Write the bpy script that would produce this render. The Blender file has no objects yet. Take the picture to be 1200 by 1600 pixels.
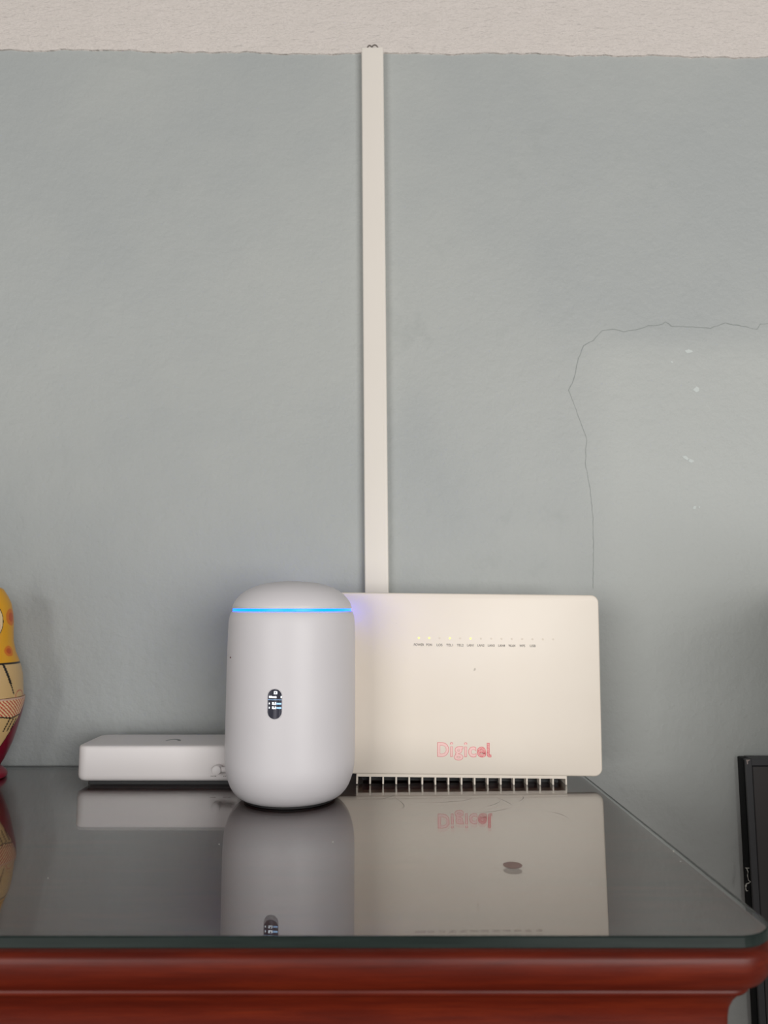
import bpy, bmesh, math, random
from mathutils import Vector, Matrix
random.seed(7)
R = math.radians
scene = bpy.context.scene
C = scene.collection

# ------------------------------------------------------------------ camera, world, light, exposure
GLASS = 0.756                       # height of the glass top above the floor
WALL = 0.807                        # distance of the back wall
cam_d = bpy.data.cameras.new('camera')
cam_d.sensor_fit = 'HORIZONTAL'; cam_d.sensor_width = 36; cam_d.lens = 36
cam_d.clip_start = 0.01
cam_d.dof.use_dof = True; cam_d.dof.focus_distance = 0.665; cam_d.dof.aperture_fstop = 12
cam = bpy.data.objects.new('camera', cam_d); C.objects.link(cam)
cam.location = (0, 0, GLASS + 0.1616)
cam.rotation_euler = (R(90 + 6.9), 0, 0)
scene.camera = cam

world = bpy.data.worlds.new('world'); scene.world = world; world.use_nodes = True
bg = world.node_tree.nodes['Background']
bg.inputs['Color'].default_value = (1.0, 0.985, 0.965, 1); bg.inputs['Strength'].default_value = 0.15

def area_light(name, loc, target, sx, sy, power, col):
    d = bpy.data.lights.new(name, 'AREA'); d.shape = 'RECTANGLE'; d.size = sx; d.size_y = sy
    d.energy = power; d.color = col
    o = bpy.data.objects.new(name, d); C.objects.link(o); o.location = loc
    o.rotation_euler = (Vector(target) - Vector(loc)).to_track_quat('-Z', 'Y').to_euler()
    return o
DAY = (1.0, 0.985, 0.965)
area_light('window_daylight', (-1.8, -2.8, 1.04), (0.0, 0.8, 0.95), 1.7, 1.5, 52, DAY)
area_light('window_daylight', (1.6, -2.8, 1.04), (0.0, 0.8, 0.95), 1.9, 1.5, 80, DAY)

vs = scene.view_settings
vs.view_transform = 'Standard'; vs.look = 'None'; vs.gamma = 1; vs.exposure = 0; vs.use_curve_mapping = False

# ------------------------------------------------------------------ helpers
def lin(r, g, b):
    f = lambda c: (c/255/12.92) if c/255 <= 0.04045 else ((c/255 + 0.055)/1.055)**2.4
    return (f(r), f(g), f(b), 1)

def mat(name, col=(0.8, 0.8, 0.8, 1), rough=0.5, **kw):
    m = bpy.data.materials.new(name); m.use_nodes = True
    b = m.node_tree.nodes['Principled BSDF']
    b.inputs['Base Color'].default_value = col; b.inputs['Roughness'].default_value = rough
    for k, v in kw.items(): b.inputs[k.replace('_', ' ')].default_value = v
    return m

class N:                                           # tiny node builder
    def __init__(s, m): s.m = m; s.t = m.node_tree; s.b = s.t.nodes['Principled BSDF']
    def new(s, typ, **kw):
        n = s.t.nodes.new(typ)
        for k, v in kw.items():
            if k in n.inputs: n.inputs[k].default_value = v
            else: setattr(n, k, v)
        return n
    def link(s, a, b): s.t.links.new(a, b)
    def coords(s, scale=(1, 1, 1)):
        tc = s.new('ShaderNodeTexCoord'); mp = s.new('ShaderNodeMapping'); mp.inputs['Scale'].default_value = scale
        s.link(tc.outputs['Object'], mp.inputs['Vector']); return mp.outputs['Vector']
    def noise(s, vec, scale, detail=4, rough=0.55):
        n = s.new('ShaderNodeTexNoise'); n.inputs['Scale'].default_value = scale
        n.inputs['Detail'].default_value = detail; n.inputs['Roughness'].default_value = rough
        s.link(vec, n.inputs['Vector']); return n.outputs['Fac']
    def ramp(s, fac, stops):
        n = s.new('ShaderNodeValToRGB'); e = n.color_ramp.elements
        e[0].position, e[0].color = stops[0]; e[1].position, e[1].color = stops[1]
        for p, c in stops[2:]:
            x = e.new(p); x.color = c
        s.link(fac, n.inputs['Fac']); return n.outputs['Color']
    def mix(s, fac, a, b):
        n = s.new('ShaderNodeMix'); n.data_type = 'RGBA'
        for v, i in ((fac, 0), (a, 6), (b, 7)):
            if isinstance(v, (tuple, float, int)): n.inputs[i].default_value = v
            else: s.link(v, n.inputs[i])
        return n.outputs[2]
    def math(s, op, a, b=None, c=None):
        n = s.new('ShaderNodeMath'); n.operation = op
        for i, v in enumerate((a, b, c)):
            if v is None: continue
            if isinstance(v, (int, float)): n.inputs[i].default_value = v
            else: s.link(v, n.inputs[i])
        return n.outputs[0]
    def smooth(s, v, lo, hi):
        n = s.new('ShaderNodeMapRange'); n.interpolation_type = 'SMOOTHSTEP'
        n.inputs['From Min'].default_value = lo; n.inputs['From Max'].default_value = hi
        s.link(v, n.inputs['Value']); return n.outputs['Result']
    def bump(s, h, strength, dist):
        n = s.new('ShaderNodeBump'); n.inputs['Strength'].default_value = strength; n.inputs['Distance'].default_value = dist
        s.link(h, n.inputs['Height']); s.link(n.outputs['Normal'], s.b.inputs['Normal'])
    def color(s, c): s.link(c, s.b.inputs['Base Color'])

def obj(name, bm, m, parent=None, smooth=False, loc=None):
    me = bpy.data.meshes.new(name)
    bmesh.ops.recalc_face_normals(bm, faces=bm.faces[:]) if bm.faces else None
    bm.to_mesh(me); bm.free()
    for x in (m if isinstance(m, (list, tuple)) else [m]): me.materials.append(x)
    if smooth:
        for p in me.polygons: p.use_smooth = True
    o = bpy.data.objects.new(name, me); C.objects.link(o)
    if parent: o.parent = parent
    if loc: o.location = loc
    return o

def sharp(o, ang=35):
    me = o.data
    for p in me.polygons: p.use_smooth = True
    bm = bmesh.new(); bm.from_mesh(me)
    for e in bm.edges:
        if len(e.link_faces) == 2 and e.calc_face_angle(0) > R(ang): e.smooth = False
    bm.to_mesh(me); bm.free()
    return o

def tag(o, label, cat, group=None):
    o['label'] = label; o['category'] = cat
    if group: o['group'] = group
    return o

def thing(name, label, cat, loc=(0, 0, 0)):
    o = bpy.data.objects.new(name, None); C.objects.link(o); o.location = loc
    o.empty_display_size = 0.02
    return tag(o, label, cat)

def box(bm, x0, x1, y0, y1, z0, z1, bevel=0, seg=2):
    r = bmesh.ops.create_cube(bm, size=1)
    vsx = r['verts']
    for v in vsx:
        v.co = Vector((x0 + (v.co.x + .5)*(x1-x0), y0 + (v.co.y + .5)*(y1-y0), z0 + (v.co.z + .5)*(z1-z0)))
    if bevel:
        es = list({e for v in vsx for e in v.link_edges})
        bmesh.ops.bevel(bm, geom=es, offset=bevel, segments=seg, affect='EDGES', profile=0.5)
    return bm

def lathe(bm, prof, n=96, close=True):
    rings = []
    for r, z in prof:
        if r <= 1e-7: rings.append([bm.verts.new((0, 0, z))])
        else: rings.append([bm.verts.new((r*math.sin(2*math.pi*i/n), -r*math.cos(2*math.pi*i/n), z)) for i in range(n)])
    for a, b in zip(rings, rings[1:]):
        for i in range(n):
            j = (i+1) % n
            if len(a) == 1 and len(b) == 1: continue
            if len(a) == 1: bm.faces.new((a[0], b[i], b[j]))
            elif len(b) == 1: bm.faces.new((a[i], a[j], b[0]))
            else: bm.faces.new((a[i], a[j], b[j], b[i]))
    if close:
        for g in (rings[0], rings[-1]):
            if len(g) > 2: bm.faces.new(g)
    return bm

def round_poly(pts, radii, seg=10):
    """2-D polygon (counter-clockwise) with rounded corners; returns points and outward normals."""
    out = []
    n = len(pts)
    for i in range(n):
        p = Vector(pts[i]); a = Vector(pts[i-1]) - p; b = Vector(pts[(i+1) % n]) - p
        a.normalize(); b.normalize(); r = radii[i]
        half = math.acos(max(-1, min(1, a.dot(b))))/2
        d = r/math.tan(half); c = p + (a+b).normalized()*(r/math.sin(half))
        s = p + a*d; e = p + b*d
        a0 = math.atan2(*(s-c).yx); a1 = math.atan2(*(e-c).yx)
        da = (a1-a0 + math.pi) % (2*math.pi) - math.pi
        for k in range(seg+1):
            t = a0 + da*k/seg
            out.append((c + Vector((math.cos(t), math.sin(t)))*r, Vector((math.cos(t), math.sin(t)))))
    return out

def sweep(bm, outline, prof, cap0=True, cap1=True, mats=None):
    """stack of offset outlines: prof = [(outward offset, z)]"""
    rings = [[bm.verts.new((p.x + nn.x*o, p.y + nn.y*o, z)) for p, nn in outline] for o, z in prof]
    k = len(outline)
    for q, (a, b) in enumerate(zip(rings, rings[1:])):
        for i in range(k):
            f = bm.faces.new((a[i], a[(i+1) % k], b[(i+1) % k], b[i]))
            if mats: f.material_index = mats[q]
    if cap0: bm.faces.new(rings[0])
    if cap1: bm.faces.new(rings[-1])
    return bm

def tube(bm, pts, r, n=8, cap=True):
    pts = [Vector(p) for p in pts]; rings = []
    up = Vector((0, 0, 1))
    for i, p in enumerate(pts):
        t = (pts[min(i+1, len(pts)-1)] - pts[max(i-1, 0)]).normalized()
        s = t.cross(up)
        if s.length < 1e-3: s = t.cross(Vector((0, 1, 0)))
        s.normalize(); u = s.cross(t)
        rr = r[i] if isinstance(r, (list, tuple)) else r
        rings.append([bm.verts.new(p + (s*math.cos(2*math.pi*k/n) + u*math.sin(2*math.pi*k/n))*rr) for k in range(n)])
    for a, b in zip(rings, rings[1:]):
        for k in range(n): bm.faces.new((a[k], a[(k+1) % n], b[(k+1) % n], b[k]))
    if cap: bm.faces.new(rings[0]); bm.faces.new(rings[-1])
    return bm

def text_mesh(name, body, size, m, parent, x, y, z, bold=0.0, extrude=0.00006, width=None, align='CENTER'):
    """standing lettering that faces the camera side (-Y): converted from a font curve to a mesh"""
    cu = bpy.data.curves.new(name, 'FONT'); cu.body = body; cu.size = size; cu.align_x = align
    cu.offset = bold; cu.extrude = extrude; cu.resolution_u = 4
    t = bpy.data.objects.new(name + '_tmp', cu); C.objects.link(t)
    dg = bpy.context.evaluated_depsgraph_get(); dg.update()
    me = bpy.data.meshes.new_from_object(t.evaluated_get(dg))
    bpy.data.objects.remove(t); bpy.data.curves.remove(cu)
    me.materials.clear(); me.materials.append(m)
    xs = [v.co.x for v in me.vertices]
    s = width/(max(xs)-min(xs)) if width else 1
    for v in me.vertices: v.co = Vector((v.co.x*s, -v.co.z, v.co.y))
    o = bpy.data.objects.new(name, me); C.objects.link(o); o.parent = parent; o.location = (x, y, z)
    return o

# ------------------------------------------------------------------ materials
# teal-grey painted plaster
m_wall = mat('wall_paint', lin(176, 184, 181), 0.55)
n = N(m_wall); v = n.coords()
base = n.mix(n.smooth(n.noise(v, 2.3, 4, 0.6), 0.35, 0.65), lin(170, 174, 173), lin(179, 182, 179))
blot = n.smooth(n.noise(v, 9.0, 5, 0.65), 0.60, 0.75)
base = n.mix(n.math('MULTIPLY', blot, 0.38), base, lin(156, 161, 158))
sep = n.new('ShaderNodeSeparateXYZ'); tc = n.new('ShaderNodeTexCoord'); n.link(tc.outputs['Object'], sep.inputs[0])
wob = n.math('MULTIPLY_ADD', n.noise(v, 14, 3), 0.03, -0.015)
px = n.smooth(n.math('ADD', sep.outputs['X'], wob), 0.20, 0.26)
pz = n.math('SUBTRACT', 1.0, n.smooth(n.math('ADD', sep.outputs['Z'], wob), 1.175, 1.22))
patch = n.math('MULTIPLY', n.math('MULTIPLY', px, pz), 0.6)          # repaired patch, paler paint
base = n.mix(patch, base, lin(188, 191, 187))
n.color(base)
hgt = n.math('ADD', n.math('MULTIPLY', n.noise(v, 230, 4, 0.6), 0.5), n.noise(v, 75, 3, 0.5))
n.bump(hgt, 0.62, 0.0019)

m_plaster = mat('white_plaster', lin(232, 224, 217), 0.8)
n = N(m_plaster); v = n.coords((1, 1, 2.6))
n.color(n.mix(n.noise(v, 30, 4), lin(232, 223, 217), lin(222, 214, 207)))
n.bump(n.math('ADD', n.noise(v, 85, 5, 0.6), n.math('MULTIPLY', n.noise(v, 260, 3), 0.4)), 0.85, 0.0045)

m_floor = mat('floor_tile', lin(150, 135, 120), 0.35)
n = N(m_floor); v = n.coords(); n.color(n.mix(n.noise(v, 6), lin(100, 90, 80), lin(112, 100, 90)))

m_pvc = mat('trunking_plastic', lin(239, 231, 221), 0.4)
n = N(m_pvc); v = n.coords((1, 1, .3)); n.color(n.mix(n.noise(v, 30), lin(240, 233, 224), lin(234, 227, 217)))

m_router = mat('matt_white_shell', lin(222, 218, 220), 0.45)
n = N(m_router); v = n.coords(); n.color(n.mix(n.noise(v, 40), lin(223, 219, 221), lin(219, 215, 218)))
m_box = mat('satin_white_shell', lin(241, 235, 234), 0.4)
m_ont = mat('cream_plastic', lin(244, 233, 219), 0.42)
n = N(m_ont); v = n.coords()
spk = n.smooth(n.noise(v, 123, 2, 0.4), 0.775, 0.81)
n.color(n.mix(n.math('MULTIPLY', spk, 0.55), n.mix(n.noise(v, 12, 5), lin(246, 236, 223), lin(241, 229, 214)), lin(150, 135, 118)))
m_black = mat('black_plastic', lin(16, 16, 17), 0.5)
m_rubber = mat('dark_rubber', lin(24, 23, 24), 0.7)
m_grey = mat('grey_print', lin(128, 122, 116), 0.6)
m_greylogo = mat('grey_logo', lin(120, 120, 122), 0.35)
m_ledoff = mat('unlit_indicator', lin(236, 224, 209), 0.5)
m_ledon = mat('lit_indicator', lin(250, 255, 150), 0.4)
b = m_ledon.node_tree.nodes['Principled BSDF']
b.inputs['Emission Color'].default_value = (0.80, 0.9, 0.25, 1); b.inputs['Emission Strength'].default_value = 0.5
m_ring = mat('blue_light_ring', (0.0, 0.1, 0.5, 1), 0.4)
b = m_ring.node_tree.nodes['Principled BSDF']
b.inputs['Emission Color'].default_value = (0.0, 0.034, 1.0, 1); b.inputs['Emission Strength'].default_value = 15.0
m_screen = mat('display_glass', lin(40, 42, 58), 0.4, Specular_IOR_Level=0.2)
n = N(m_screen); v = n.coords((1, 1, .03))
n.color(n.mix(n.smooth(n.noise(v, 420, 2), .4, .65), lin(30, 31, 48), lin(95, 94, 104)))
m_pix = mat('lit_display_white', lin(240, 245, 250), 0.4)
b = m_pix.node_tree.nodes['Principled BSDF']
b.inputs['Emission Color'].default_value = (0.9, 0.95, 1.0, 1); b.inputs['Emission Strength'].default_value = 0.8
m_pixblue = mat('lit_display_blue', lin(150, 190, 230), 0.4)
b = m_pixblue.node_tree.nodes['Principled BSDF']
b.inputs['Emission Color'].default_value = (0.35, 0.62, 1.0, 1); b.inputs['Emission Strength'].default_value = 0.7
m_red = mat('red_print', lin(226, 92, 98), 0.35)
m_pink = mat('print_glare_pink', lin(255, 212, 207), 0.35)  # glare on the glossy red letters, put into the colour
m_dots = mat('dotted_red_print', lin(240, 140, 140), 0.35)
n = N(m_dots); v = n.coords(); n.color(n.mix(n.smooth(n.noise(v, 1500, 1), .45, .62), lin(249, 188, 184), lin(222, 84, 92)))

m_glass = mat('clear_glass', (0.93, 0.965, 0.95, 1), 0.0, IOR=1.5, Transmission_Weight=1.0)
m_gedge = mat('green_glass_edge', lin(62, 88, 84), 0.25, Specular_IOR_Level=0.35)
n = N(m_gedge); v = n.coords((1, 1, 14))
n.color(n.mix(n.noise(v, 22, 3), lin(20, 30, 28), lin(44, 54, 51)))
m_scratch = mat('scratch', lin(70, 66, 62), 0.6)
m_dust = mat('pale_dust', lin(215, 210, 200), 0.9)
m_disc = mat('brown_disc', lin(140, 112, 104), 0.7)
n = N(m_disc); v = n.coords(); n.color(n.mix(n.noise(v, 500), lin(150, 122, 113), lin(168, 140, 131)))

m_wood = mat('mahogany', lin(110, 42, 22), 0.42)
n = N(m_wood); v = n.coords((1.3, 14, 14))
g = n.noise(v, 9, 6, 0.65)
g2 = n.noise(n.coords((2.5, 60, 60)), 12, 4, 0.6)
cw = n.ramp(g, [(0.30, lin(78, 19, 7)), (0.72, lin(112, 36, 14)), (0.5, lin(94, 26, 10))])
cw = n.mix(n.math('MULTIPLY', n.smooth(g2, .5, .7), 0.35), cw, lin(70, 22, 12))
n.color(cw); n.bump(g2, 0.12, 0.0006)
n.b.inputs['Specular IOR Level'].default_value = 0.3; n.b.inputs['Coat Weight'].default_value = 0.0; n.b.inputs['Coat Roughness'].default_value = 0.25

m_panel = mat('charcoal_panel', lin(82, 79, 79), 0.45, Specular_IOR_Level=0.12)
m_panelframe = mat('black_frame', lin(80, 80, 82), 0.45, Specular_IOR_Level=0.15)
m_panelside = mat('black_side', lin(14, 14, 17), 0.5, Specular_IOR_Level=0.15)
m_chipm = mat('bare_metal', lin(165, 150, 145), 0.6)
m_thread = mat('pale_thread', lin(190, 188, 180), 0.9)
m_crack = mat('crack_shade', lin(146, 151, 148), 0.9)
m_spot = mat('pale_paint_spot', lin(204, 210, 207), 0.7)
m_cable = mat('grey_cable', lin(120, 112, 106), 0.5)

# ------------------------------------------------------------------ the setting
def structure(o): o['kind'] = 'structure'; return o
bm = bmesh.new(); box(bm, -5, 5, WALL, WALL + 0.12, 0, 2.6)
wall = structure(obj('wall_back', bm, m_wall))
bm = bmesh.new(); box(bm, -5, 5, -6, WALL, -0.1, 0)
structure(obj('floor', bm, m_floor))

# unseen half-height blockers, added beside the cabinet to shade the low corners
bm = bmesh.new(); box(bm, 0.44, 0.56, 0.28, 0.745, 0, 0.94, 0.006, 2)
structure(obj('shade_blocker_right', bm, m_wall))
bm = bmesh.new(); box(bm, -0.74, -0.62, -0.12, WALL, 0, 1.02, 0.006, 2)
structure(obj('shade_blocker_left', bm, m_wall))

# upper white plaster: laid a little thicker than the paint below, ragged lower edge
bm = bmesh.new()
nx = 520; lowf = []; lowb = []; upf = []; upb = []
r1 = [random.uniform(-1, 1) for _ in range(700)]
def wavy(x):
    s = 0.0
    for q, (f, a) in enumerate(((2.1, .0009), (6.3, .0008), (15, .0006), (37, .0004))):
        s += a*math.sin(f*x*6.28 + q*1.9)
    return s
for i in range(nx + 1):
    x = -1.3 + 2.6*i/nx if 0 < i < nx else (-5 if i == 0 else 5)
    z = 1.5408 - 0.0088*x + wavy(x) + r1[i]*0.00045
    lowf.append(bm.verts.new((x, WALL - 0.0016, z + 0.0009))); lowb.append(bm.verts.new((x, WALL + 0.001, z)))
    upf.append(bm.verts.new((x, WALL - 0.0022, 2.6))); upb.append(bm.verts.new((x, WALL + 0.001, 2.6)))
mids = [[bm.verts.new((v.co.x, WALL - 0.0022, v.co.z + d)) for v in lowf] for d in (0.003,)]
for i in range(nx):
    bm.faces.new((lowb[i], lowb[i+1], lowf[i+1], lowf[i]))
    bm.faces.new((lowf[i], lowf[i+1], mids[0][i+1], mids[0][i]))
    bm.faces.new((mids[0][i], mids[0][i+1], upf[i+1], upf[i]))
    bm.faces.new((upf[i], upf[i+1], upb[i+1], upb[i]))
up = structure(obj('wall_upper', bm, m_plaster))

# hairline crack and pale paint spots: flat marks on the wall
crk = [(0.4382, 1.2222), (0.4189, 1.2227), (0.4107, 1.2215), (0.4068, 1.2155), (0.39, 1.2195), (0.3724, 1.2227), (0.3558, 1.2172), (0.3373, 1.2186), (0.314, 1.2191),
       (0.3073, 1.2244), (0.3001, 1.2203), (0.2885, 1.2203), (0.279, 1.2162), (0.2615, 1.2131), (0.2488, 1.2162), (0.2371, 1.2138),
       (0.2274, 1.2034), (0.2168, 1.1974), (0.211, 1.1831), (0.2052, 1.1593), (0.1991, 1.1474), (0.2066, 1.1262), (0.217, 1.0935),
       (0.2144, 1.068), (0.2188, 1.0427), (0.2211, 1.0084), (0.2203, 0.97), (0.2185, 0.9299)]
fine = []
for a, b2 in zip(crk, crk[1:]):
    L = math.hypot(b2[0]-a[0], b2[1]-a[1]); k = max(1, int(L/0.004))
    for i in range(k):
        t = i/k; fine.append((a[0] + (b2[0]-a[0])*t + random.uniform(-.0004, .0004), a[1] + (b2[1]-a[1])*t + random.uniform(-.0004, .0004)))
bm = bmesh.new(); prev = None
for i, (x, z) in enumerate(fine):
    a = fine[max(i-1, 0)]; b2 = fine[min(i+1, len(fine)-1)]
    d = Vector((b2[0]-a[0], b2[1]-a[1])).normalized(); nn = Vector((-d.y, d.x))
    t = i/len(fine); w = (0.00042 if 0.08 < t < 0.55 else 0.00026)*random.uniform(.6, 1.2)
    cur = [bm.verts.new((x + nn.x*w*s, WALL - 0.00015, z + nn.y*w*s)) for s in (-1, 1)]
    if prev: bm.faces.new((prev[0], prev[1], cur[1], cur[0]))
    prev = cur
obj('crack', bm, m_crack, wall)
for x, z, w, h, a in ((0.3308, 1.191, .0042, .0022, 0), (0.3122, 1.1788, .0016, .0012, 0), (0.3371, 1.1481, .004, .0036, .5), (0.322, 1.0735, .0042, .0021, -.5),
                      (0.3275, 1.0705, .0036, .002, -.3), (0.3288, 1.02, .0024, .0017, .6), (0.334, 1.0205, .0012, .0009, 0)):
    bm = bmesh.new(); k = 12; vsx = []
    for i in range(k):
        t = 2*math.pi*i/k; rr = random.uniform(.65, 1.1); u, q = w*rr*math.cos(t), h*rr*math.sin(t)
        vsx.append(bm.verts.new((x + u*math.cos(a) - q*math.sin(a), WALL - 0.0002, z + u*math.sin(a) + q*math.cos(a))))
    bm.faces.new(vsx); obj('paint_spot', bm, m_spot, wall)

# ------------------------------------------------------------------ cable trunking on the wall
tr = thing('cable_trunking', 'white plastic cable trunking running up the teal wall from behind the cream router', 'trunking', (-0.0062, WALL, 0.80))
tr.rotation_euler = (0, R(-0.53), 0)
Htr = 0.741
bm = bmesh.new(); box(bm, -0.0122, 0.0122, -0.0085, 0, 0, Htr - 0.0006, 0.0004, 1)
obj('channel', bm, m_pvc, tr)
bm = bmesh.new(); ol = round_poly([(-.0124, -.0118), (.0124, -.0118), (.0124, -.0030), (-.0124, -.0030)], [.0016, .0016, .0002, .0002], 5)
sweep(bm, ol, [(-.0005, 0), (0, .0005), (0, Htr - .0012), (-.0004, Htr - .0004), (-.0012, Htr)])
sharp(obj('lid', bm, m_pvc, tr))
bm = bmesh.new(); box(bm, 0.0086, 0.0090, -0.01195, -0.0112, 0.002, Htr - .003)
obj('lid_ridge', bm, m_pvc, tr)
for x0, hh, w in ((-0.0028, .0050, .0034), (0.0030, .0056, .0044)):
    pts = [(x0 + w*math.cos(math.pi*(1 - i/12)), -0.0098 + .004*(i/12), Htr - .003 + (hh + .003)*math.sin(math.pi*i/12)) for i in range(13)]
    bm = bmesh.new(); tube(bm, pts, 0.0008, 8); obj('cable', bm, m_cable, tr, True)

# ------------------------------------------------------------------ wooden cabinet with glass top
GX0, GY0, GY1 = -0.60, 0.3996, 0.802
glass_pts = [(GX0, GY0), (0.1985, GY0), (0.1912, GY1), (GX0, GY1)]
outline = round_poly(glass_pts, [.022, .024, .004, .004], 12)
tb = thing('wooden_cabinet', 'reddish mahogany wooden cabinet with a moulded top edge under the glass', 'cabinet', (0, 0, 0))
bm = bmesh.new()
sweep(bm, outline, [(-.014, .7497), (-.0060, .7496), (-.0040, .7490), (-.0012, .7483), (.0006, .7470), (.0014, .7452), (.0015, .742), (.0010, .738), (-.0006, .7338), (-.0034, .7302),
                    (-.0068, .7278), (-.0098, .7266), (-.0125, .7263), (-.030, .7263)])
sharp(obj('top_board', bm, m_wood, tb), 50)
bm = bmesh.new()
sweep(bm, outline, [(-.030, .7262), (-.0112, .7262), (-.0105, .7252), (-.0107, .7238), (-.0118, .7226), (-.0146, .7218), (-.0160, .7196), (-.0184, .7168), (-.0204, .7128), (-.0213, .7085), (-.0216, .704), (-.030, .704)])
sharp(obj('cove_moulding', bm, m_wood, tb), 50)
bm = bmesh.new()
sweep(bm, outline, [(-.030, .704), (-.0222, .7038), (-.0222, .06), (-.030, .06)])
sharp(obj('carcass', bm, m_wood, tb), 50)
bm = bmesh.new()
sweep(bm, outline, [(-.020, .06), (-.012, .058), (-.010, .05), (-.010, 0.0), (-.020, 0)])
sharp(obj('plinth', bm, m_wood, tb), 50)

bm = bmesh.new()
sweep(bm, outline, [(-.0008, .7500), (0, .7507), (0, .7553), (-.0007, GLASS)], mats=[1, 1, 1])
gl = tag(obj('glass_tabletop', bm, [m_glass, m_gedge]), 'thick clear glass sheet with green edge lying on the wooden cabinet', 'glass top')
# scratches: flat hairlines in the surface
for pts in (((-0.0064, 0.6673), (0.0032, 0.6737), (0.0121, 0.687)),
            ((0.0081, 0.6759), (0.0161, 0.6486), (0.0112, 0.6368)),
            ((0.0237, 0.6568), (0.061, 0.6609), (0.0736, 0.6737)),
            ((0.0817, 0.6446), (0.0898, 0.6506), (0.0969, 0.663)),
            ((0.0955, 0.6715), (0.1008, 0.6609), (0.1041, 0.6486)),
            ((0.0709, 0.6272), (0.0857, 0.6291), (0.1017, 0.6407)),
            ((0.1114, 0.6609), (0.1167, 0.6694), (0.1177, 0.6781)),
            ((0.1286, 0.6291), (0.137, 0.6217), (0.1405, 0.609))):
    a, b2, c2 = [Vector(p) for p in pts]
    P = [a*(1-t)*(1-t) + (2*b2 - (a+c2)/2)*2*t*(1-t) + c2*t*t for t in [i/12 for i in range(13)]]
    bm = bmesh.new(); prev = None
    for i, p in enumerate(P):
        d = (P[min(i+1, 12)] - P[max(i-1, 0)]).normalized(); w = 0.00022*math.sin(math.pi*(i+.5)/13)
        cur = [bm.verts.new((p.x - d.y*w*s, p.y + d.x*w*s, GLASS + .00004)) for s in (-1, 1)]
        if prev: bm.faces.new((prev[0], prev[1], cur[1], cur[0]))
        prev = cur
    obj('scratch', bm, m_scratch, gl)
bm = bmesh.new()
for x, y, s in ((0.199*.96, .530, .0005), (.188, .510, .0003), (-.262, .545, .0004), (-.29, .59, .0003), (-.112, .545, .0004), (-.035, .55, .0004), (-.09, .61, .0003), (-.2, .48, .0003), (.12, .47, .0003), (-.21, .69, .0004)):
    r = bmesh.ops.create_icosphere(bm, subdivisions=1, radius=s)
    bmesh.ops.translate(bm, verts=r['verts'], vec=(x, y, GLASS + s*.6))
du = obj('dust', bm, m_dust, gl); du['kind'] = 'stuff'

bm = bmesh.new(); lathe(bm, [(.0056, 0), (.0060, .00005), (.0060, .00015), (.0057, .0002), (0, .0002)], 40)
tag(sharp(obj('brown_disc', bm, m_disc, None, loc=(0.0804, .5033, GLASS + .00005))), 'small flat round brown disc lying on the glass top', 'disc')

# ------------------------------------------------------------------ cylindrical white router with blue ring
RR = 0.0548
rt = thing('cylindrical_router', 'white capsule-shaped router with a glowing blue ring and tiny screen', 'router', (-0.0795, 0.672, GLASS))
k = RR/0.055
P = lambda *pp: [(r*k/1000, z/1000) for r, z in pp]
bm = bmesh.new(); lathe(bm, P((0, 0.05), (37.5, 0.05), (38.4, .4), (38.4, 2.4), (0, 2.4)), 96)
sharp(obj('foot', bm, m_rubber, rt))
bm = bmesh.new(); lathe(bm, P((0, 2.0), (36, 2.0), (39.0, 2.1), (41.9, 3.2), (45.0, 5.4), (47.7, 8.4), (50.0, 12.0), (51.8, 16.4), (53.3, 21), (54.3, 26.5), (54.85, 33), (55, 42), (55, 70), (54.95, 100), (54.8, 125),
                              (54.6, 140), (54.3, 147), (53.8, 151), (53.1, 153.6), (52.3, 155.5), (51.3, 156.3), (50.0, 156.4), (0, 156.4)), 128)
sharp(obj('body', bm, m_router, rt), 40)
bm = bmesh.new(); lathe(bm, P((0, 156.3), (50.6, 156.3), (50.9, 156.6), (50.9, 158.2), (50.6, 158.5), (0, 158.5)), 128)
sharp(obj('light_ring', bm, m_ring, rt))['label'] = 'glowing cyan blue light ring'
bm = bmesh.new(); lathe(bm, P((0, 158.4), (50.2, 158.4), (51.3, 158.6), (51.5, 159.2), (51.0, 161.5), (49.8, 164.2), (47.8, 167.2), (44.6, 170.6), (40.4, 173.8), (35.0, 176.6), (28.5, 178.9), (21, 180.6), (13, 181.6), (6, 182), (0, 182.1)), 128)
sharp(obj('cap', bm, m_router, rt), 40)
bm = bmesh.new(); r = bmesh.ops.create_icosphere(bm, subdivisions=2, radius=.0007)
aa = R(-59.5); obj('pinhole', bm, mat('dark_dot', lin(96, 60, 62), .6), rt, True, (.0548*math.sin(aa), -.0548*math.cos(aa), .1185))
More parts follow.
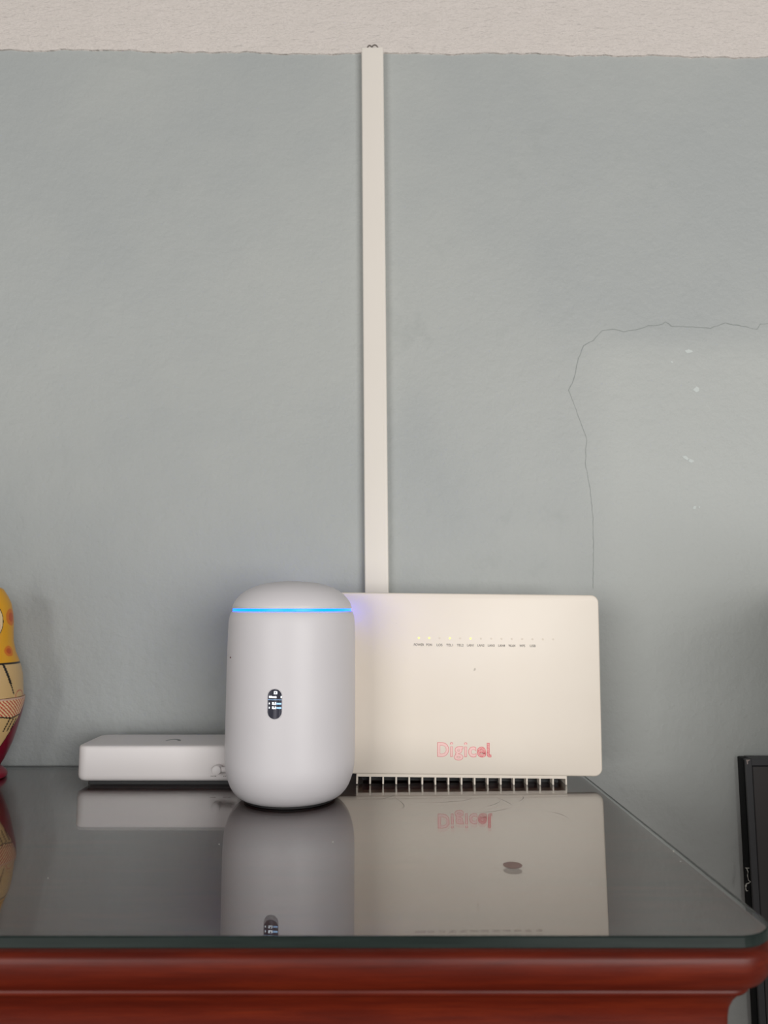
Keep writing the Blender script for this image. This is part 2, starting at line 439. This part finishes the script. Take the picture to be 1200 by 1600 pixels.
# the display follows the curve of the shell; u = along the girth, w = height (metres)
def on_shell(u, w, d):
    rr = 0.0551*k + d; ang = u/(0.055*k)
    return Vector((rr*math.sin(ang), -rr*math.cos(ang), w))
UC, WC = -0.0065, 0.0842
def patch_mesh(u0, u1, w0, w1, d, nu=6, nw=2):
    bm = bmesh.new()
    g = [[bm.verts.new(on_shell(UC + u0 + (u1-u0)*i/nu, WC + w0 + (w1-w0)*j/nw, d)) for i in range(nu+1)] for j in range(nw+1)]
    for j in range(nw):
        for i in range(nu): bm.faces.new((g[j][i], g[j][i+1], g[j+1][i+1], g[j+1][i]))
    return bm
hw, hh = 0.0058, 0.0116
def pill(hw, hh, d, d2=None):
    bm = bmesh.new(); rows = []; NW = 48; NU = 10
    for j in range(NW+1):
        w = -hh*math.cos(math.pi*j/NW); c = hh - hw
        half = hw if abs(w) <= c else math.sqrt(max(hw*hw - (abs(w)-c)**2, 0))
        half = max(half, 1e-5)
        rows.append([bm.verts.new(on_shell(UC - half + 2*half*i/NU, WC + w, d)) for i in range(NU+1)])
    for a, b2 in zip(rows, rows[1:]):
        for i in range(NU): bm.faces.new((a[i], a[i+1], b2[i+1], b2[i]))
    return bm
sc = obj('display', pill(hw, hh, .00002), m_screen, rt, True); sc['label'] = 'small dark pill-shaped display'
# bevelled rim around the display
bm = bmesh.new(); lp = []
for j in range(96):
    t = 2*math.pi*j/96; c = hh - hw
    cx, cz = hw*math.cos(t), hw*math.sin(t) + (c if math.sin(t) >= 0 else -c)
    lp.append((cx, cz))
rings = [[bm.verts.new(on_shell(UC + x*s, WC + z*(1 + (s-1)*.55), d)) for x, z in lp] for s, d in ((.99, .00003), (1.02, .00028), (1.06, .00028), (1.10, -.0001))]
for a, b2 in zip(rings, rings[1:]):
    for i in range(96): bm.faces.new((a[i], a[(i+1) % 96], b2[(i+1) % 96], b2[i]))
obj('display_rim', bm, m_router, rt, True)
# what the display shows: icon, bar, rule, two rows of readings
px_ = .00029*2                                     # one picture dot on the display
def glyph(name, rects, m):
    bmx = bmesh.new()
    for (u0, u1, w0, w1) in rects:
        t = patch_mesh(u0, u1, w0, w1, .00006, 3, 1); me = bpy.data.meshes.new('t'); t.to_mesh(me); t.free(); bmx.from_mesh(me); bpy.data.meshes.remove(me)
    obj(name, bmx, m, sc)
mm = 0.001
glyph('screen_icon', [(-.7*mm, 2*mm, 9.3*mm, 9.9*mm), (-.7*mm, 2*mm, 7.6*mm, 8.2*mm), (-.7*mm, 0*mm, 8.2*mm, 9.3*mm), (1.0*mm, 2*mm, 8.2*mm, 9.3*mm)], m_pix)
glyph('screen_caption', [(-4.6*mm, -2.2*mm, 4.7*mm, 6.3*mm), (-2.2*mm, 1.5*mm, 4.7*mm, 5.9*mm), (4.8*mm, 5.7*mm, 4.7*mm, 6.2*mm)], m_pix)
glyph('screen_rule', [(-5.6*mm, 5.6*mm, 3.15*mm, 3.4*mm)], m_pixblue)
for w in (0.3, -3.0):
    glyph('screen_arrow', [(-4.7*mm, -3.9*mm, (w-.5)*mm, (w+.8)*mm)], m_pix)
    glyph('screen_reading', [(-2.0*mm, -.6*mm, (w-.8)*mm, (w+1.2)*mm), (-.6*mm, .3*mm, (w-.8)*mm, w*mm), (.3*mm, 1.2*mm, (w-.8)*mm, (w+1.2)*mm)], m_pix)
    glyph('screen_unit', [(1.6*mm, 5.3*mm, (w-.6)*mm, (w+.7)*mm)], m_pixblue)

# ------------------------------------------------------------------ flat white network box
gw = thing('network_box', 'flat low white network box lying behind and left of the capsule router', 'network box', (-0.1975, 0.7445, GLASS))
bw, bd = 0.0798, 0.0325
ol = round_poly([(-bw, -bd), (bw, -bd), (bw, bd), (-bw, bd)], [.010]*4, 10)
bm = bmesh.new()
sweep(bm, ol, [(-.010, .0042), (-.0050, .0042), (-.0022, .0050), (-.0006, .0068), (0, .0095), (0, .0328), (-.0003, .0341), (-.0011, .0350), (-.0024, .0354), (-.010, .0355)])
sharp(obj('housing', bm, m_box, gw), 45)
bm = bmesh.new(); sweep(bm, ol, [(-.010, .0001), (-.009, .0001), (-.009, .0045), (-.010, .0045)])
obj('underside', bm, m_black, gw)
# arc mark on the lid
bm = bmesh.new(); k2 = 24; a0 = []
for i in range(k2+1):
    t = math.pi*(1.0 - i/k2)*1.0
    x, y = .0060*math.cos(t), .0085*math.sin(t) - .007
    wdt = .0007 + .0008*(i/k2)
    a0.append([bm.verts.new(((.0060 - wdt)*math.cos(t)*1.0, (.0085 - wdt*1.6)*math.sin(t) - .007, .03556)), bm.verts.new(((.0060 + wdt)*math.cos(t), (.0085 + wdt*1.6)*math.sin(t) - .007, .03556))])
for p, q in zip(a0, a0[1:]): bm.faces.new((p[0], p[1], q[1], q[0]))
obj('lid_mark', bm, m_greylogo, gw)
# marks of print under the socket: too small to read in the photograph
bm = bmesh.new()
for x0, x1 in ((.0420, .0432), (.0435, .0446), (.0449, .0454), (.0457, .0470), (.0536, .0542), (.0546, .0558), (.0561, .0566), (.0580, .0590), (.0593, .0603)):
    box(bm, x0, x1, -bd - .00006, -bd + .0001, .0088 + random.uniform(0, .0002), .0096 - random.uniform(0, .0002))
obj('socket_print', bm, m_grey, gw)

# power plug in the box's socket, its lead running to the right
pl = thing('power_plug', 'small white angled power plug and lead in the front of the network box', 'plug', (-0.1975 + .0488, 0.7445 - bd, GLASS + .0158))
bm = bmesh.new(); lathe(bm, [(0, 0), (.0042, 0), (.0042, .0078), (.0040, .0086), (.0034, .0090), (0, .0090)], 40)
bmesh.ops.rotate(bm, verts=bm.verts[:], cent=(0, 0, 0), matrix=Matrix.Rotation(R(90), 3, 'X'))
sharp(obj('plug_body', bm, m_box, pl, False), 40)
bm = bmesh.new(); lathe(bm, [(0, .0032), (.0026, .0032), (.0026, .0128), (.0022, .0136), (0, .0136)], 32)
bmesh.ops.rotate(bm, verts=bm.verts[:], cent=(0, 0, 0), matrix=Matrix.Rotation(R(90), 3, 'Y'))
bmesh.ops.translate(bm, verts=bm.verts[:], vec=(0, -.0050, 0))
sharp(obj('strain_relief', bm, m_box, pl), 40)
pts = [(.0130, -.005, 0), (.0165, -.0055, -.001), (.0195, -.0052, -.0045), (.0215, -.003, -.0095), (.0228, .002, -.0135), (.026, .008, -.0143)]
bm = bmesh.new(); tube(bm, pts, .0013, 10); obj('lead', bm, m_box, pl, True)

# ------------------------------------------------------------------ upright cream router of the telephone company
ont = thing('upright_router', 'large upright cream panel-shaped router with a red and pink logo', 'router', (0.0703, 0.7185, GLASS))
ont.rotation_euler = (0, R(0.62), 0)
W2, Z0, Z1 = 0.1275, 0.0087, 0.1720
def face_outline(g, r):
    return round_poly([(-W2+g, Z0+g), (W2-g, Z0+g), (W2-g, Z1-g), (-W2+g, Z1-g)], [r]*4, 10)
def slab(prof, r=.0072):
    """rounded rectangle standing in XZ, prof = [(outward offset, y)]"""
    bm = bmesh.new(); o2 = face_outline(0, r)
    rings = [[bm.verts.new((p.x + nn.x*o, y, p.y + nn.y*o)) for p, nn in o2] for o, y in prof]
    kk = len(o2)
    for a, b2 in zip(rings, rings[1:]):
        for i in range(kk): bm.faces.new((a[i], a[(i+1) % kk], b2[(i+1) % kk], b2[i]))
    bm.faces.new(rings[0]); bm.faces.new(rings[-1]); return bm
sharp(obj('front_panel', slab([(-.0014, 0), (-.0006, .0003), (0, .0012), (0, .0060), (-.0006, .0070)]), m_ont, ont), 50)
bm = bmesh.new(); box(bm, -.094, .094, .0062, .034, .0095, .160, .006, 3); sharp(obj('rear_housing', bm, m_ont, ont), 40)
# foot: a bar with upright ribs, dark openings between them
bm = bmesh.new(); box(bm, -.0955, .0955, .0016, .036, .0060, .0094, .0003, 1); obj('foot_bar', bm, m_ont, ont)
bm = bmesh.new(); box(bm, -.090, .090, .0130, .034, .0008, .0062); obj('vent_core', bm, m_black, ont)
rib_me = None
for i in range(17):
    x = -.0948 + i*(.1896/16)
    if rib_me is None:
        bm = bmesh.new(); box(bm, -.0007, .0007, .0018, .0355, -.0003, .0062)
        o = obj('rib', bm, m_ont, ont); rib_me = o.data
    else:
        o = bpy.data.objects.new('rib', rib_me); C.objects.link(o); o.parent = ont
    o.location = (x, 0, 0)
# indicator row
names = ['POWER', 'PON', 'LOS', 'TEL1', 'TEL2', 'LAN1', 'LAN2', 'LAN3', 'LAN4', 'WLAN', 'WPS', 'USB', None, None]
led_me = {}
for i, t in enumerate(names):
    x = -.0395 + i*.00955; z = .1309
    lit = t in ('POWER', 'PON', 'TEL1', 'LAN1')
    if lit not in led_me:
        bm = bmesh.new(); lathe(bm, [(.00095, .0), (.00095, .00006), (.0008, .00010), (0, .00012)], 20)
        bmesh.ops.rotate(bm, verts=bm.verts[:], cent=(0, 0, 0), matrix=Matrix.Rotation(R(90), 3, 'X'))
        o = obj('indicator_light', bm, m_ledon if lit else m_ledoff, ont, True); led_me[lit] = o.data
    else:
        o = bpy.data.objects.new('indicator_light', led_me[lit]); C.objects.link(o); o.parent = ont
    o.location = (x, -.00002, z)
    if t:
        text_mesh('indicator_caption', t, .0031, m_grey, ont, x, -.00008, z - .0072, bold=.00005, extrude=.00005, width={3: .0053, 4: .0062, 5: .0094}[len(t)])
# company name: red outline, letter faces with their glare painted in as pale pink, the last two letters dotted red
logo = bpy.data.objects.new('logo_lettering', None); C.objects.link(logo); logo.parent = ont; logo.empty_display_size = .01
LX, LZ = -.0222, .0247                              # left end and baseline of the name on the panel
def fit(o, x0, x1, z0, z1):
    me = o.data; xs = [v.co.x for v in me.vertices]; zs = [v.co.z for v in me.vertices]
    a, b2, c2, d2 = min(xs), max(xs), min(zs), max(zs)
    for v in me.vertices: v.co = Vector((x0 + (v.co.x-a)/(b2-a)*(x1-x0), v.co.y, z0 + (v.co.z-c2)/(d2-c2)*(z1-z0)))
def letter_l(name, m_, y_, g_):
    pts = [(45.0, 12.6), (47.5, 12.6), (47.5, 2.9), (47.8, 2.2), (49.0, 2.2), (49.0, 0.0), (47.0, -.1), (45.7, .5), (45.0, 1.8)]
    cx, cz = 46.3, 6.0; bm = bmesh.new()
    ins = [(x + (g_ if x < cx else -g_), z + (g_ if z < 1.0 else (-g_ if z > 2.0 else 0))) for x, z in pts]
    a = [bm.verts.new((x/1000, -.00005, z/1000)) for x, z in ins]; b2 = [bm.verts.new((x/1000, .00005, z/1000)) for x, z in ins]
    bm.faces.new(a); bm.faces.new(b2[::-1])
    for q in range(len(a)): bm.faces.new((a[q], b2[q], b2[(q+1) % len(a)], a[(q+1) % len(a)]))
    o = obj(name, bm, m_, logo); o.location = (LX, y_, LZ)
for ch, x0, x1, z0, z1, dot in (('D', 0, 10.5, 0, 12.6, 0), ('i', 11.6, 14.2, 0, 12.8, 0), ('g', 15.2, 23.4, -3.1, 9.2, 0), ('i', 24.4, 27.0, 0, 12.8, 0), ('c', 28.2, 35.4, -.2, 9.2, 0),
                                ('e', 35.9, 44.2, -.2, 9.2, 1)):
    thin = ch == 'i'
    for nm, m_, g_, y_, bo in (('letter_outline', m_red, 0, -.00005, .0001 if thin else .00068), ('letter_face', m_dots if dot else m_pink, .36, -.00016, 0 if thin else .00034)):
        o = text_mesh(nm, ch, .0196, m_, logo, LX, y_, LZ, bold=bo, extrude=.00005)
        fit(o, (x0+g_)/1000, (x1-g_)/1000, (z0+g_)/1000, (z1-g_)/1000)
letter_l('letter_outline', m_red, -.00005, 0); letter_l('letter_face', m_dots, -.00016, .36)

# ------------------------------------------------------------------ painted wooden nesting doll
dl = thing('nesting_doll', 'painted wooden nesting doll in yellow and dark red at the left end of the glass', 'doll', (-0.3809, .748, GLASS))
doll = [(.0000, .1800), (.0060, .1795), (.0110, .1770), (.0152, .1705), (.0188, .1632), (.0208, .1535), (.0218, .1445), (.0221, .1360), (.0226, .1269), (.0248, .1175), (.0285, .1085),
        (.0308, .1020), (.0323, .0961), (.0331, .0880), (.0336, .0800), (.0340, .0752)]
low = [(.0354, .0748), (.0355, .0735), (.0350, .0680), (.0336, .0590), (.0314, .0500), (.0292, .0410), (.0266, .0318), (.0236, .0240), (.0204, .0168), (.0176, .0118), (.0168, .0100)]
Y_ = lin(222, 160, 30); O_ = lin(214, 118, 24); K_ = lin(28, 22, 20); B_ = lin(206, 172, 118); RD = lin(120, 18, 40); RS = lin(190, 80, 62); W_ = lin(226, 198, 150)
dl.rotation_euler = (0, 0, R(27))
def paint(phi, z):
    """colour of the doll's paint at angle phi (degrees from the front) and height z (mm)"""
    a = abs(phi)
    if z > 75:                                     # upper half: kerchief, bodice
        if z > 107.5:
            fx, fz = phi/33.0, (z - 146)/17.0      # face
            if fx*fx + fz*fz < 1:
                for ex in (-13, 13):
                    if ((phi-ex)/4.5)**2 + ((z-149)/2.2)**2 < 1: return K_
                if (phi/7)**2 + ((z-137)/1.3)**2 < 1: return lin(190, 50, 50)
                for ex in (-20, 20):
                    if ((phi-ex)/7)**2 + ((z-141)/3.5)**2 < 1: return lin(224, 150, 120)
                return W_
            if fx*fx + fz*fz < 1.10: return K_
            for cx, cz, rr in ((62, 150, 8), (48, 118, 5), (115, 140, 7), (160, 158, 7), (-62, 150, 8), (-48, 118, 5), (-115, 140, 7), (100, 117, 6), (-100, 117, 6), (180, 125, 7)):
                dphi = (phi - cx + 180) % 360 - 180
                d2 = (dphi*.40)**2 + (z-cz)**2
                if d2 < rr*rr: return O_ if d2 > (rr*.55)**2 else lin(196, 84, 22)
            return Y_
        if z > 105.9: return K_
        c = 30 + (104-z)*.65                       # a dark plait hanging down at either side
        if 78 < z < 106 and abs(a - c) < (2.2 if z > 88 else 1.2): return K_
        q = ((a-62)/12)**2 + ((z-76)/5.5)**2
        if .72 < q < 1.0: return RS
        return B_
    if z > 73.4: return lin(205, 168, 146)          # bare rim of the lower half
    lim = 34 + (z - 28)*1.12                       # apron against the dark red skirt
    if a > lim: return RD
    if a > lim - 1.6: return K_
    lo = 57 + abs(a-45)*.10
    if z > lo and a < 82:
        s = (phi*.55 + z) % 3.2
        return RS if s < 1.5 else W_
    if z > lo - 1.3 and a < 82: return K_
    for cx in (36, 44, 52):
        if abs(a - cx - (z-46)*.7) < 1.3 and 44 < z < 56: return K_
    return B_
m_doll = mat('doll_paint', (1, 1, 1, 1), 0.28)
n = N(m_doll); at = n.new('ShaderNodeVertexColor'); at.layer_name = 'paint'
n.color(at.outputs['Color'])
def painted_lathe(name, prof, ns, nseg):
    dense = []
    for (r0, z0), (r1_, z1_) in zip(prof, prof[1:]):
        kk = max(1, int(math.hypot(r1_-r0, z1_-z0)/.0006))
        for i in range(kk): dense.append((r0 + (r1_-r0)*i/kk, z0 + (z1_-z0)*i/kk))
    dense.append(prof[-1])
    # light smoothing of the profile, ends kept
    for _ in range(4):
        dense = [dense[0]] + [((a[0]+2*b2[0]+c2[0])/4, (a[1]+2*b2[1]+c2[1])/4) for a, b2, c2 in zip(dense, dense[1:], dense[2:])] + [dense[-1]]
    bm = bmesh.new(); lathe(bm, dense, nseg)
    o = sharp(obj(name, bm, m_doll, dl), 45)
    ca = o.data.color_attributes.new('paint', 'FLOAT_COLOR', 'POINT')
    for i, v in enumerate(o.data.vertices):
        ca.data[i].color = paint(math.degrees(math.atan2(v.co.x, -v.co.y)), v.co.z*1000)
    return o
painted_lathe('upper_half', doll, 0, 240)
painted_lathe('lower_half', low, 0, 240)
bm = bmesh.new(); lathe(bm, [(0, .0001), (.0225, .0001), (.0236, .0010), (.0238, .0030), (.0228, .0056), (.0200, .0082), (.0172, .0103), (0, .0103)], 64)
sharp(obj('base', bm, mat('doll_base_paint', lin(140, 22, 46), .3), dl), 40)

# ------------------------------------------------------------------ black framed panel standing at the wall, right of the cabinet
pn = thing('framed_panel', 'black flat panel with a raised frame standing against the wall right of the cabinet', 'panel', (0.6595, 0.7965, 0))
PW, PT, PB = 0.3005, 0.0090, 0.7655
bm = bmesh.new(); box(bm, -PW, PW, -PT + .001, PT, 0.0, PB - .0004, .0010, 2); sharp(obj('back_case', bm, m_panelside, pn), 40)
fw = 0.0062
for nm, a in (('frame_side', (-PW, -PW+fw, 0.001, PB)), ('frame_side', (PW-fw, PW, 0.001, PB)), ('frame_rail', (-PW+fw, PW-fw, PB-fw, PB)), ('frame_rail', (-PW+fw, PW-fw, 0.001, .012))):
    bm = bmesh.new(); box(bm, a[0], a[1], -PT - .0008, -PT + .004, a[2], a[3], .0006, 2); obj(nm, bm, m_panelframe, pn)
bm = bmesh.new(); box(bm, -PW+fw, PW-fw, -PT-.0003, PT-.002, PB - .001, PB+.0002); obj('top_strip', bm, m_panelframe, pn)
bm = bmesh.new(); box(bm, -PW+fw+.0011, PW-fw-.0011, -PT+.0001, -PT+.004, .013, PB-fw-.0011, .0005, 1); obj('inset_sheet', bm, m_panel, pn)
bm = bmesh.new()
vsx = [bm.verts.new((-PW + x, -PT - .00088, PB + z)) for x, z in ((.0003, -.0006), (.0046, -.0004), (.0040, -.0011), (.0022, -.0022), (.0024, -.0044), (.0012, -.0050), (.0010, -.0022))]
bm.faces.new(vsx); obj('worn_corner', bm, m_chipm, pn)

# a torn bit of thread caught on the panel's side
th_ = thing('thread_scrap', 'torn scrap of pale thread clinging to the side of the black panel', 'thread', (0.3545, 0.7890, 0.6415))
bm = bmesh.new(); tube(bm, [(-0.0018, -.003, 0.0213), (-0.0006, -.003, 0.0210), (0.0002, -.004, 0.0180), (-0.0001, -.003, 0.0144), (0.0001, -.004, 0.0102), (0.0020, -.004, 0.0087), (0.0003, -.004, 0.0075), (-0.0015, -.003, 0.0066)], [.0003, .0004, .0004, .0004, .0003, .0005, .0005, .0004], 6); obj('strand', bm, m_thread, th_)
bm = bmesh.new(); tube(bm, [(-0.0015, -.003, 0.0066), (-0.0024, -.003, 0.0042), (-0.0024, -.003, 0.0018), (-0.0021, -.003, 0.0000), (-0.0004, -.003, 0.0000)], [.0006, .0008, .0007, .0005, .0003], 6); obj('tuft', bm, m_thread, th_)
bm = bmesh.new(); tube(bm, [(-0.0018, -.003, 0.0213), (0.0000, -.003, 0.0212), (0.0016, -.004, 0.0214)], .0003, 6); obj('strand', bm, m_thread, th_)
